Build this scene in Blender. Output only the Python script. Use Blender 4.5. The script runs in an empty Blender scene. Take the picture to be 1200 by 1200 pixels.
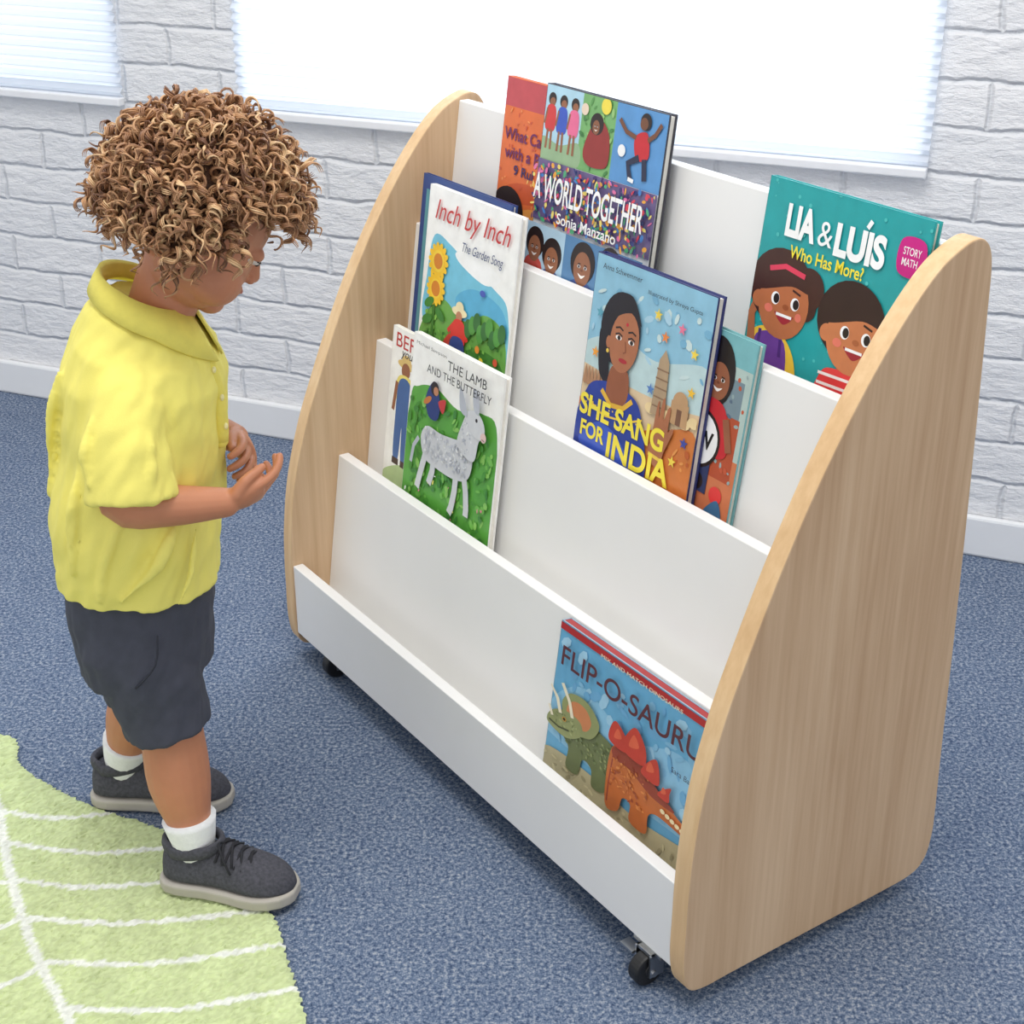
import bpy, bmesh, math, random
from mathutils import Vector, Matrix, noise
random.seed(7)
S=bpy.context.scene
try:
    S.view_settings.view_transform='Standard'
    S.view_settings.look='None'
except Exception: pass

def lin(c):
    out=[]
    for v in c[:3]:
        v=v/255.0
        out.append(v/12.92 if v<=0.04045 else ((v+0.055)/1.055)**2.4)
    return (out[0],out[1],out[2],1.0)

def link(o,parent=None,M=None):
    S.collection.objects.link(o)
    if parent is not None: o.parent=parent
    if M is not None: o.matrix_local=M
    return o
def empty(name,M=None):
    o=bpy.data.objects.new(name,None); o.empty_display_size=.05
    S.collection.objects.link(o)
    if M is not None: o.matrix_world=M
    return o

# ---------------- materials
def newmat(name):
    m=bpy.data.materials.new(name); m.use_nodes=True
    nt=m.node_tree; b=nt.nodes['Principled BSDF']
    return m,nt,b
def mat(name,col,rough=.6,var=.06,scale=40,bump=0,bscale=300,sub=0,metal=0,spec=None,bdist=.002):
    m,nt,b=newmat(name); c=lin(col)
    tc=nt.nodes.new('ShaderNodeTexCoord')
    n=nt.nodes.new('ShaderNodeTexNoise'); n.inputs['Scale'].default_value=scale; n.inputs['Detail'].default_value=4
    nt.links.new(tc.outputs['Object'],n.inputs['Vector'])
    r=nt.nodes.new('ShaderNodeValToRGB')
    r.color_ramp.elements[0].position=.3; r.color_ramp.elements[1].position=.7
    r.color_ramp.elements[0].color=tuple(x*(1-var) for x in c[:3])+(1,)
    r.color_ramp.elements[1].color=tuple(min(1,x*(1+var)) for x in c[:3])+(1,)
    nt.links.new(n.outputs['Fac'],r.inputs['Fac']); nt.links.new(r.outputs['Color'],b.inputs['Base Color'])
    b.inputs['Roughness'].default_value=rough; b.inputs['Metallic'].default_value=metal
    if spec is not None: b.inputs['Specular IOR Level'].default_value=spec
    if sub:
        b.inputs['Subsurface Weight'].default_value=sub
        b.inputs['Subsurface Radius'].default_value=(.012,.005,.003); b.inputs['Subsurface Scale'].default_value=.6
    if bump:
        n2=nt.nodes.new('ShaderNodeTexNoise'); n2.inputs['Scale'].default_value=bscale; n2.inputs['Detail'].default_value=3
        nt.links.new(tc.outputs['Object'],n2.inputs['Vector'])
        bp=nt.nodes.new('ShaderNodeBump'); bp.inputs['Strength'].default_value=bump; bp.inputs['Distance'].default_value=bdist
        nt.links.new(n2.outputs['Fac'],bp.inputs['Height']); nt.links.new(bp.outputs['Normal'],b.inputs['Normal'])
    return m
_pm={}
def pm(col):
    k=tuple(int(x) for x in col)
    if k not in _pm: _pm[k]=mat('print_%d_%d_%d'%k,k,rough=.38,var=.07,scale=45)
    return _pm[k]

def wood(name,c1,c2,c3):
    m,nt,b=newmat(name)
    tc=nt.nodes.new('ShaderNodeTexCoord')
    mp=nt.nodes.new('ShaderNodeMapping'); mp.inputs['Scale'].default_value=(60,60,2.2)
    nt.links.new(tc.outputs['Object'],mp.inputs['Vector'])
    n=nt.nodes.new('ShaderNodeTexNoise'); n.inputs['Scale'].default_value=1.6; n.inputs['Detail'].default_value=6; n.inputs['Roughness'].default_value=.6
    nt.links.new(mp.outputs['Vector'],n.inputs['Vector'])
    mp2=nt.nodes.new('ShaderNodeMapping'); mp2.inputs['Scale'].default_value=(9,9,.9)
    nt.links.new(tc.outputs['Object'],mp2.inputs['Vector'])
    n2=nt.nodes.new('ShaderNodeTexNoise'); n2.inputs['Scale'].default_value=1.5; n2.inputs['Detail'].default_value=3; n2.inputs['Distortion'].default_value=.6
    nt.links.new(mp2.outputs['Vector'],n2.inputs['Vector'])
    ad=nt.nodes.new('ShaderNodeMath'); ad.operation='ADD'
    nt.links.new(n.outputs['Fac'],ad.inputs[0]); nt.links.new(n2.outputs['Fac'],ad.inputs[1])
    hf=nt.nodes.new('ShaderNodeMath'); hf.operation='MULTIPLY'; hf.inputs[1].default_value=.5
    nt.links.new(ad.outputs[0],hf.inputs[0])
    r=nt.nodes.new('ShaderNodeValToRGB'); e=r.color_ramp.elements
    e[0].position=.34; e[0].color=lin(c1); e[1].position=.66; e[1].color=lin(c3)
    k=e.new(.5); k.color=lin(c2)
    nt.links.new(hf.outputs[0],r.inputs['Fac']); nt.links.new(r.outputs['Color'],b.inputs['Base Color'])
    b.inputs['Roughness'].default_value=.5
    bp=nt.nodes.new('ShaderNodeBump'); bp.inputs['Strength'].default_value=.08; bp.inputs['Distance'].default_value=.001
    nt.links.new(n.outputs['Fac'],bp.inputs['Height']); nt.links.new(bp.outputs['Normal'],b.inputs['Normal'])
    return m
M_wood=wood('maple_veneer',(186,150,114),(203,170,134),(216,185,150))
M_edge=wood('maple_edge_band',(206,168,122),(218,182,136),(228,196,152))
M_white=mat('white_laminate',(236,235,233),.45,.015,8)
M_skin=mat('skin',(192,128,94),.5,.06,30,bump=.05,bscale=500,sub=.12)
M_lip=mat('lip',(180,98,84),.45,.05)
M_shirt=mat('yellow_pique',(242,230,118),.85,.035,25,bump=.35,bscale=900,bdist=.001)
M_shirt2=mat('yellow_rib',(238,224,106),.85,.05,60,bump=.4,bscale=700,bdist=.001)
M_short=mat('charcoal_twill',(66,68,80),.85,.10,60,bump=.3,bscale=900,bdist=.001)
M_shoe=mat('dark_knit',(70,70,78),.8,.30,260,bump=.6,bscale=600,bdist=.001)
M_lace=mat('lace',(34,34,40),.8,.1)
M_sole=mat('shoe_sole',(180,174,164),.7,.05)
M_sock=mat('white_sock',(240,240,240),.9,.03,200,bump=.4,bscale=500)
M_black=mat('black_rubber',(28,28,30),.5,.1)
M_metal=mat('zinc',(190,192,195),.3,.05,metal=1)
M_page=mat('page_block',(240,236,226),.8,.04,200)

# ---------------- mesh helpers
def obj_from_bm(bm,name,mats,parent=None,M=None,smooth=False):
    me=bpy.data.meshes.new(name); bm.normal_update(); bm.to_mesh(me); bm.free()
    if not isinstance(mats,(list,tuple)): mats=[mats]
    for m in mats: me.materials.append(m)
    if smooth:
        for p in me.polygons: p.use_smooth=True
    o=bpy.data.objects.new(name,me)
    return link(o,parent,M)
def box(bm,x0,x1,y0,y1,z0,z1,mi=0):
    v=[bm.verts.new(p) for p in [(x0,y0,z0),(x1,y0,z0),(x1,y1,z0),(x0,y1,z0),(x0,y0,z1),(x1,y0,z1),(x1,y1,z1),(x0,y1,z1)]]
    for f in [(3,2,1,0),(4,5,6,7),(0,1,5,4),(1,2,6,5),(2,3,7,6),(3,0,4,7)]:
        ff=bm.faces.new([v[i] for i in f]); ff.material_index=mi
def prism_x(bm,prof,x0,x1,mi_side=0,mi_cap=0):
    a=[bm.verts.new((x0,y,z)) for y,z in prof]; b=[bm.verts.new((x1,y,z)) for y,z in prof]
    f=bm.faces.new(a); f.material_index=mi_cap
    f=bm.faces.new(b[::-1]); f.material_index=mi_cap
    n=len(prof)
    for i in range(n):
        f=bm.faces.new([a[i],b[i],b[(i+1)%n],a[(i+1)%n]][::-1]); f.material_index=mi_side
    bmesh.ops.recalc_face_normals(bm,faces=bm.faces[:])
def bevel(o,w,seg=2,ang=35):
    m=o.modifiers.new('bevel','BEVEL'); m.width=w; m.segments=seg; m.limit_method='ANGLE'; m.angle_limit=math.radians(ang)
def catmull(pts,closed=True,n=6):
    out=[]; N=len(pts); P=[Vector(p) for p in pts]
    rng=range(N if closed else N-1)
    for i in rng:
        p0=P[(i-1)%N] if closed or i>0 else P[0]; p1=P[i]; p2=P[(i+1)%N]
        p3=P[(i+2)%N] if closed or i+2<N else P[-1]
        for k in range(n):
            t=k/n
            out.append(.5*((2*p1)+(p2-p0)*t+(2*p0-5*p1+4*p2-p3)*t*t+(3*p1-p0-3*p2+p3)*t**3))
    if not closed: out.append(P[-1])
    return out
def loft(bm,rings,cap=True,mi=0):
    R=[[bm.verts.new(p) for p in r] for r in rings]; n=len(R[0])
    for a,b in zip(R[:-1],R[1:]):
        for i in range(n):
            f=bm.faces.new([a[i],a[(i+1)%n],b[(i+1)%n],b[i]]); f.material_index=mi
    if cap:
        bm.faces.new(R[0][::-1]).material_index=mi; bm.faces.new(R[-1]).material_index=mi
def tube(bm,pts,rad,seg=16,sx=None,balls=True,n=0,mi=0):
    pts=[Vector(p) for p in pts]
    if n:
        q=[Vector((p.x,p.y,p.z,r)) for p,r in zip(pts,rad)]
        q=catmull(q,False,n); pts=[Vector(v[:3]) for v in q]; rad=[v[3] for v in q]
    rings=[]; prev=None
    for i,p in enumerate(pts):
        t=(pts[min(i+1,len(pts)-1)]-pts[max(i-1,0)]).normalized()
        if prev is None:
            a=Vector((0,0,1)) if abs(t.z)<.8 else Vector((1,0,0))
            u=(a-t*a.dot(t)).normalized()
        else: u=(prev-t*prev.dot(t)).normalized()
        prev=u; w=t.cross(u)
        rings.append([p+(u*math.cos(2*math.pi*k/seg)+w*math.sin(2*math.pi*k/seg))*rad[i] for k in range(seg)])
    loft(bm,rings,True,mi)
    if balls:
        for p,r in ((pts[0],rad[0]),(pts[-1],rad[-1])): ell(bm,p,(r*.98,)*3,mi=mi)
def ell(bm,c,r,R=None,seg=20,mi=0):
    M=Matrix.Translation(Vector(c))
    if R is not None: M=M@R
    M=M@Matrix.Diagonal((r[0],r[1],r[2],1))
    g=bmesh.ops.create_uvsphere(bm,u_segments=seg,v_segments=max(8,seg*2//3),radius=1,matrix=M)
    for v in g['verts']:
        for f in v.link_faces: f.material_index=mi
def remesh(o,vox,sm=6,fac=.5):
    m=o.modifiers.new('union','REMESH'); m.mode='VOXEL'; m.voxel_size=vox; m.use_smooth_shade=True
    if sm:
        s=o.modifiers.new('smooth','SMOOTH'); s.factor=fac; s.iterations=sm

# ---------------- camera
cam=bpy.data.cameras.new('camera'); cam.lens=54; cam.sensor_width=36; cam.clip_start=.01
co=bpy.data.objects.new('camera',cam); S.collection.objects.link(co)
co.location=(0,0,1.25); co.rotation_euler=(math.radians(90-26),0,0); S.camera=co

# ---------------- floor
def carpet():
    m,nt,b=newmat('blue_grey_carpet')
    tc=nt.nodes.new('ShaderNodeTexCoord')
    n=nt.nodes.new('ShaderNodeTexNoise'); n.inputs['Scale'].default_value=190; n.inputs['Detail'].default_value=5; n.inputs['Roughness'].default_value=.85
    nt.links.new(tc.outputs['Object'],n.inputs['Vector'])
    r=nt.nodes.new('ShaderNodeValToRGB'); e=r.color_ramp.elements
    e[0].position=.38; e[0].color=lin((54,70,98)); e[1].position=.66; e[1].color=lin((196,198,200))
    k=e.new(.5); k.color=lin((104,121,147))
    nt.links.new(n.outputs['Fac'],r.inputs['Fac'])
    n3=nt.nodes.new('ShaderNodeTexNoise'); n3.inputs['Scale'].default_value=18; n3.inputs['Detail'].default_value=6
    nt.links.new(tc.outputs['Object'],n3.inputs['Vector'])
    mx=nt.nodes.new('ShaderNodeMix'); mx.data_type='RGBA'; mx.blend_type='MULTIPLY'
    r3=nt.nodes.new('ShaderNodeValToRGB'); r3.color_ramp.elements[0].position=.3; r3.color_ramp.elements[1].position=.7
    r3.color_ramp.elements[0].color=(.84,.86,.90,1); r3.color_ramp.elements[1].color=(1,1,1,1)
    nt.links.new(n3.outputs['Fac'],r3.inputs['Fac'])
    mx.inputs[0].default_value=1
    nt.links.new(r.outputs['Color'],mx.inputs[6]); nt.links.new(r3.outputs['Color'],mx.inputs[7])
    nt.links.new(mx.outputs[2],b.inputs['Base Color'])
    b.inputs['Roughness'].default_value=.95; b.inputs['Specular IOR Level'].default_value=.1
    bp=nt.nodes.new('ShaderNodeBump'); bp.inputs['Strength'].default_value=.5; bp.inputs['Distance'].default_value=.003
    nt.links.new(n.outputs['Fac'],bp.inputs['Height']); nt.links.new(bp.outputs['Normal'],b.inputs['Normal'])
    return m
bm=bmesh.new(); box(bm,-3,3.6,-1.2,4.6,-.05,0); obj_from_bm(bm,'floor',carpet())

# ---------------- wall with windows
WX=Vector((.927,-.375,0)).normalized(); WY=Vector((-WX.y,WX.x,0))
WM=Matrix.Translation((-1.139,3.19,0))@Matrix((( WX.x,WY.x,0,0),(WX.y,WY.y,0,0),(0,0,1,0),(0,0,0,1)))
def brick():
    m,nt,b=newmat('painted_white_brick')
    tc=nt.nodes.new('ShaderNodeTexCoord'); sp=nt.nodes.new('ShaderNodeSeparateXYZ'); cb=nt.nodes.new('ShaderNodeCombineXYZ')
    nt.links.new(tc.outputs['Object'],sp.inputs[0]); nt.links.new(sp.outputs['X'],cb.inputs['X']); nt.links.new(sp.outputs['Z'],cb.inputs['Y'])
    nz=nt.nodes.new('ShaderNodeTexNoise'); nz.inputs['Scale'].default_value=14; nz.inputs['Detail'].default_value=6
    nt.links.new(cb.outputs[0],nz.inputs['Vector'])
    vm=nt.nodes.new('ShaderNodeVectorMath'); vm.operation='MULTIPLY_ADD'; vm.inputs[1].default_value=(.02,.018,0)
    nt.links.new(nz.outputs['Color'],vm.inputs[0]); nt.links.new(cb.outputs[0],vm.inputs[2])
    br=nt.nodes.new('ShaderNodeTexBrick'); br.inputs['Scale'].default_value=1; br.inputs['Brick Width'].default_value=.215
    br.inputs['Row Height'].default_value=.074; br.inputs['Mortar Size'].default_value=.007; br.inputs['Mortar Smooth'].default_value=1.0
    br.inputs['Color1'].default_value=lin((243,243,245)); br.inputs['Color2'].default_value=lin((237,238,241)); br.inputs['Mortar'].default_value=lin((230,232,236))
    nt.links.new(vm.outputs[0],br.inputs['Vector']); nt.links.new(br.outputs['Color'],b.inputs['Base Color'])
    n2=nt.nodes.new('ShaderNodeTexNoise'); n2.inputs['Scale'].default_value=30; n2.inputs['Detail'].default_value=8; n2.inputs['Roughness'].default_value=.65
    mp=nt.nodes.new('ShaderNodeMapping'); mp.inputs['Scale'].default_value=(.6,1.4,1)
    nt.links.new(cb.outputs[0],mp.inputs['Vector']); nt.links.new(mp.outputs[0],n2.inputs['Vector'])
    s=nt.nodes.new('ShaderNodeMath'); s.operation='MULTIPLY_ADD'; s.inputs[1].default_value=-.8
    nt.links.new(br.outputs['Fac'],s.inputs[0])
    h=nt.nodes.new('ShaderNodeMath'); h.operation='MULTIPLY'; h.inputs[1].default_value=1.8
    nt.links.new(n2.outputs['Fac'],h.inputs[0]); nt.links.new(h.outputs[0],s.inputs[2])
    bp=nt.nodes.new('ShaderNodeBump'); bp.inputs['Strength'].default_value=.75; bp.inputs['Distance'].default_value=.009
    nt.links.new(s.outputs[0],bp.inputs['Height']); nt.links.new(bp.outputs['Normal'],b.inputs['Normal'])
    b.inputs['Roughness'].default_value=.45
    return m
bm=bmesh.new()
zs=.69; zt=2.1
box(bm,-1.6,4.2,0,.22,0,zs)
box(bm,-1.6,4.2,0,.22,zt,2.6)
for a,b_ in ((-1.6,-.95),(.40,.70),(1.93,4.2)): box(bm,a,b_,0,.22,zs,zt)
obj_from_bm(bm,'wall_back',brick(),None,WM)
M_base=mat('baseboard_paint',(234,235,237),.5,.03,6)
bm=bmesh.new(); box(bm,-1.6,4.2,-.016,-.0005,0,.075)
o=obj_from_bm(bm,'baseboard_back',M_base,None,WM); bevel(o,.005)
def shade_mat():
    m,nt,b=newmat('pleated_shade')
    out=nt.nodes['Material Output']
    b.inputs['Base Color'].default_value=lin((238,242,248)); b.inputs['Roughness'].default_value=.8
    tr=nt.nodes.new('ShaderNodeBsdfTranslucent'); tr.inputs['Color'].default_value=(.86,.92,1,1)
    mx=nt.nodes.new('ShaderNodeMixShader'); mx.inputs[0].default_value=.5
    nt.links.new(b.outputs[0],mx.inputs[1]); nt.links.new(tr.outputs[0],mx.inputs[2])
    nt.links.new(mx.outputs[0],out.inputs['Surface'])
    return m
M_shade=shade_mat(); M_frame=mat('window_frame_paint',(236,237,240),.4,.02)
def window(name,x0,x1):
    e=empty(name,WM)
    bm=bmesh.new()
    y=-.006; z=.668; k=0; a=[]
    while z<2.2:
        a.append((y-(.011 if k%2 else 0),z)); z+=.0095; k+=1
    va=[bm.verts.new((x0,p[0],p[1])) for p in a]; vb=[bm.verts.new((x1,p[0],p[1])) for p in a]
    for i in range(len(a)-1): bm.faces.new([va[i],vb[i],vb[i+1],va[i+1]])
    obj_from_bm(bm,'pleated_shade',M_shade,e)
    bm=bmesh.new(); box(bm,x0,x1,-.024,-.004,.652,.668); box(bm,x0,x1,-.03,-.001,2.2,2.24)
    o=obj_from_bm(bm,'shade_rail',M_frame,e); bevel(o,.003)
    bm=bmesh.new(); A,B=x0+.02,x1-.02
    for q in ((A,A+.05),(B-.05,B),((A+B)/2-.02,(A+B)/2+.02)): box(bm,q[0],q[1],.10,.15,zs,zt)
    box(bm,A,B,.10,.15,zs,zs+.05); box(bm,A,B,.10,.15,zt-.05,zt); box(bm,A,B,.10,.15,1.35,1.4)
    obj_from_bm(bm,'sash_frame',M_frame,e)
window('window_1',-.97,.42); window('window_2',.68,1.95)

# ---------------- shelf
SX=Vector((.569,-.822,0)).normalized(); SY=Vector((-SX.y,SX.x,0))
SM=Matrix.Translation((-.3456,2.058,0))@Matrix(((SX.x,SY.x,0,0),(SX.y,SY.y,0,0),(0,0,1,0),(0,0,0,1)))
W=.9365; T=.025
shelf=empty('mobile_book_display_shelf',SM)
prof=[(0,.070),(0,.125),(.0005,.165),(.004,.225),(.015,.30),(.037,.38),(.066,.455),(.098,.53),(.137,.61),(.184,.69),(.232,.757),(.275,.803),(.308,.823),(.333,.829),(.350,.819),(.358,.795),(.362,.74),(.371,.6),(.383,.38),(.391,.2),(.396,.11),(.396,.072),(.388,.040),(.364,.025),(.3,.023),(.2,.023),(.08,.023),(.030,.023),(.008,.034)]
prof=[tuple(v) for v in catmull(prof,True,5)]
for nm,x in (('side_panel_left',0),('side_panel_right',W-T)):
    bm=bmesh.new(); prism_x(bm,prof,x,x+T,1,0)
    o=obj_from_bm(bm,nm,[M_wood,M_edge],shelf); bevel(o,.0018,2,50)
TH=.016; X0,X1=T,W-T
FL=[.11,.29,.45,.605]
B=[(.003,.165,0,.050),(.090,.326,.135,.095),(.162,.492,.128,.275),(.235,.655,.13,.435),(.312,.82,.13,.59)]
for i,(yt,z1,sl,zb) in enumerate(B):
    yb=yt-(z1-zb)*sl
    bm=bmesh.new(); prism_x(bm,[(yb,zb),(yb+TH,zb),(yt+TH,z1),(yt,z1)],X0,X1)
    o=obj_from_bm(bm,'display_board_%d'%(i+1),M_white,shelf); bevel(o,.0012)
def yf(k,z): yt,z1,sl,zb=B[k]; return yt-(z1-z)*sl
for i,z in enumerate(FL):
    bm=bmesh.new(); box(bm,X0,X1,yf(i,z)+TH*.5,yf(i+1,z)+.004,z-.014,z)
    obj_from_bm(bm,'ledge_%d'%(i+1),M_white,shelf)
bm=bmesh.new(); box(bm,X0,X1,.004,.375,.051,.067); obj_from_bm(bm,'base_board',M_white,shelf)
bm=bmesh.new(); prism_x(bm,[(.375,.067),(.385,.067),(.352,.66),(.342,.66)],X0,X1); obj_from_bm(bm,'back_panel',M_white,shelf)
for i,(cx,cy) in enumerate(((.872,.002),(.095,.030),(.862,.34),(.10,.34))):
    bm=bmesh.new()
    bmesh.ops.create_cone(bm,cap_ends=True,segments=28,radius1=.021,radius2=.021,depth=.017,matrix=Matrix.Translation((cx,cy,.0212))@Matrix.Rotation(math.radians(90),4,'Y'))
    bmesh.ops.create_cone(bm,cap_ends=True,segments=20,radius1=.009,radius2=.009,depth=.021,matrix=Matrix.Translation((cx,cy,.0212))@Matrix.Rotation(math.radians(90),4,'Y'))
    o=obj_from_bm(bm,'caster_wheel_%d'%(i+1),M_black,shelf); bevel(o,.003)
    bm=bmesh.new()
    box(bm,cx-.014,cx-.0112,cy-.006,cy+.014,.016,.047); box(bm,cx+.0112,cx+.014,cy-.006,cy+.014,.016,.047)
    box(bm,cx-.014,cx+.014,cy-.004,cy+.022,.043,.047); box(bm,cx-.024,cx+.024,cy+.0,cy+.04,.047,.051)
    bmesh.ops.create_cone(bm,cap_ends=True,segments=12,radius1=.004,radius2=.004,depth=.032,matrix=Matrix.Translation((cx,cy,.0212))@Matrix.Rotation(math.radians(90),4,'Y'))
    box(bm,cx-.036,cx-.014,cy-.010,cy+.004,.034,.037)
    o=obj_from_bm(bm,'caster_fork_%d'%(i+1),M_metal,shelf)

# ---------------- books
class Art:
    def __init__(s,w,h): s.w=w; s.h=h; s.bm=bmesh.new(); s.mats=[]; s.k=0; s.texts=[]; s.va=0; s.vb=1
    def mi(s,c):
        m=pm(c)
        if m not in s.mats: s.mats.append(m)
        return s.mats.index(m)
    def face(s,c,pts):
        s.k+=1; y=-.00025-.00002*s.k
        P=[]
        for u,v in pts:
            v=s.va+s.vb*v
            u=min(max(u,.004),.996); v=min(max(v,.004),.996)
            q=(u*s.w,v*s.h)
            if not P or (abs(P[-1][0]-q[0])+abs(P[-1][1]-q[1]))>1e-5: P.append(q)
        if len(P)>2 and (abs(P[0][0]-P[-1][0])+abs(P[0][1]-P[-1][1]))<1e-5: P.pop()
        if len(P)<3: return
        f=s.bm.faces.new([s.bm.verts.new((a,y,b)) for a,b in P]); f.material_index=s.mi(c)
        f.normal_update()
        if f.normal.y>0: f.normal_flip()
    def p(s,c,*pts): s.face(c,pts)
    def r(s,c,u0,v0,u1,v1): s.face(c,[(u0,v0),(u1,v0),(u1,v1),(u0,v1)])
    def b(s,c,*pts): s.face(c,[tuple(v) for v in catmull(pts,True,6)])
    def e(s,c,u,v,ru,rv=None,rot=0,n=26):
        rv=ru if rv is None else rv; k=s.w/s.h; out=[]; cr,sr=math.cos(rot),math.sin(rot)
        for i in range(n):
            a=2*math.pi*i/n; x=ru*math.cos(a); z=rv*math.sin(a)
            out.append((u+x*cr-z*sr,v+(x*sr+z*cr)*k))
        s.face(c,out)
    def star(s,c,u,v,r0,n=5):
        k=s.w/s.h; s.face(c,[(u+(r0 if i%2==0 else r0*.42)*math.sin(math.pi*i/n),v+k*(r0 if i%2==0 else r0*.42)*math.cos(math.pi*i/n)) for i in range(2*n)])
    def line(s,c,pts,wd):
        pts=[Vector((a*s.w,b*s.h)) for a,b in pts]; wd*=s.w; L=[];R=[]
        for i,p in enumerate(pts):
            t=(pts[min(i+1,len(pts)-1)]-pts[max(0,i-1)]).normalized(); n=Vector((-t.y,t.x))*wd/2
            L.append(p+n); R.append(p-n)
        s.face(c,[(q.x/s.w,q.y/s.h) for q in L+R[::-1]])
    def spk(s,cols,u0,v0,u1,v1,n,r,seed=1):
        rr=random.Random(seed)
        for i in range(n): s.e(rr.choice(cols),u0+(u1-u0)*rr.random(),v0+(v1-v0)*rr.random(),r*(.5+rr.random()),r*(.3+.6*rr.random()),rr.random()*3,n=7)
    def t(s,txt,u,v,wf,hf,c,bold=.0,rot=0,shear=0): s.texts.append((txt,u,v,wf,hf,c,bold,rot,shear))
nbook=[0]
def book(tier,x0,w,ztop,th,base,draw,front=0,roll=0,zfl=None,edge=None,topcol=None,lean_extra=0):
    zf=FL[tier]+.001 if zfl is None else zfl
    sl=B[tier+1][2]; a=math.atan(sl)+lean_extra
    h=(ztop-zf)/math.cos(a)
    yb=yf(tier+1,zf)-front-th-.0015
    Mx=SM@Matrix.Translation((x0,yb,zf))@Matrix.Rotation(-a,4,'X')@Matrix.Rotation(roll,4,'Y')
    e=empty('picture_book' if nbook[0]==0 else 'picture_book.%03d'%nbook[0],Mx); nbook[0]+=1
    ed=edge or base; cv=.0018
    bm=bmesh.new()
    box(bm,0,w,0,cv,0,h); box(bm,0,w,th-cv,th,0,h); box(bm,0,cv,0,th,0,h)
    o=obj_from_bm(bm,'cover',pm(ed),e)
    bm=bmesh.new(); box(bm,cv,w-.003,cv,th-cv,.003,h-(.0005 if topcol else .003)); obj_from_bm(bm,'page_block',pm(topcol) if topcol else M_page,e)
    A=Art(w,h); A.r(base,0.0,0,1,1); draw(A)
    obj_from_bm(A.bm,'cover_art',A.mats,e)
    for i,(txt,u,v,wf,hf,c,bold,rot,shear) in enumerate(A.texts):
        cu=bpy.data.curves.new('title_%d'%(i+1),'FONT'); cu.body=txt; cu.align_x='LEFT'; cu.size=.02; cu.offset=bold*.02; cu.shear=shear
        cu.materials.append(pm(c)); to=bpy.data.objects.new('title_%d'%(i+1),cu); S.collection.objects.link(to)
        bpy.context.view_layer.update(); d=to.dimensions
        bb=[Vector(q) for q in to.bound_box]; mnx=min(q.x for q in bb); mxx=max(q.x for q in bb); mny=min(q.y for q in bb); mxy=max(q.y for q in bb)
        sx=wf*w/max(1e-5,mxx-mnx); sy=hf*h/max(1e-5,mxy-mny)
        cxx=(mnx+mxx)/2; cyy=(mny+mxy)/2
        to.parent=e
        to.matrix_local=Matrix.Translation((u*w,-.0003-.00002*(A.k+2+i),v*h))@Matrix.Rotation(math.radians(90),4,'X')@Matrix.Rotation(rot,4,'Z')@Matrix.Diagonal((sx,sy,1,1))@Matrix.Translation((-cxx,-cyy,0))
    return e

DK=(40,28,26); WHT=(250,250,248)
def face(A,u,v,s,sk,look=0):
    A.e(sk,u,v,s*.8,s); A.b((245,240,235),(u-s*.35,v-s*.25),(u,v-s*.33),(u+s*.35,v-s*.25),(u,v-s*.48))
    for q in (-.3,.3): A.e(WHT,u+q*s,v+.1*s,s*.14,s*.1); A.e(DK,u+q*s,v+.1*s,s*.09)
    A.line(DK,[(u-.42*s,v+.22*s),(u-.18*s,v+.25*s)],s*.07); A.line(DK,[(u+.18*s,v+.25*s),(u+.42*s,v+.22*s)],s*.07); A.e((max(0,sk[0]-30),max(0,sk[1]-26),max(0,sk[2]-20)),u,v-.06*s,s*.12,s*.07)
def a_what(A):
    A.r((196,78,84),0,.86,1,1); A.b((240,160,76),(0,.2),(.2,.35),(.5,.4),(.9,.3),(1,0),(0,0)); A.b((206,90,50),(0,.42),(.2,.5),(.5,.5),(.5,.44),(.2,.40))
    A.spk([(240,150,90),(206,90,60),(250,190,110)],0,.3,.5,.85,50,.012,2)
    A.e(DK,.13,.34,.17,.16); face(A,.13,.27,.12,(124,74,50))
    A.t('What Can',.24,.73,.42,.06,(110,30,90),.02); A.t('with a Pa',.25,.64,.40,.06,(110,30,90),.02); A.t('9 Rul',.26,.56,.2,.05,(60,30,90),.02)
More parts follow.
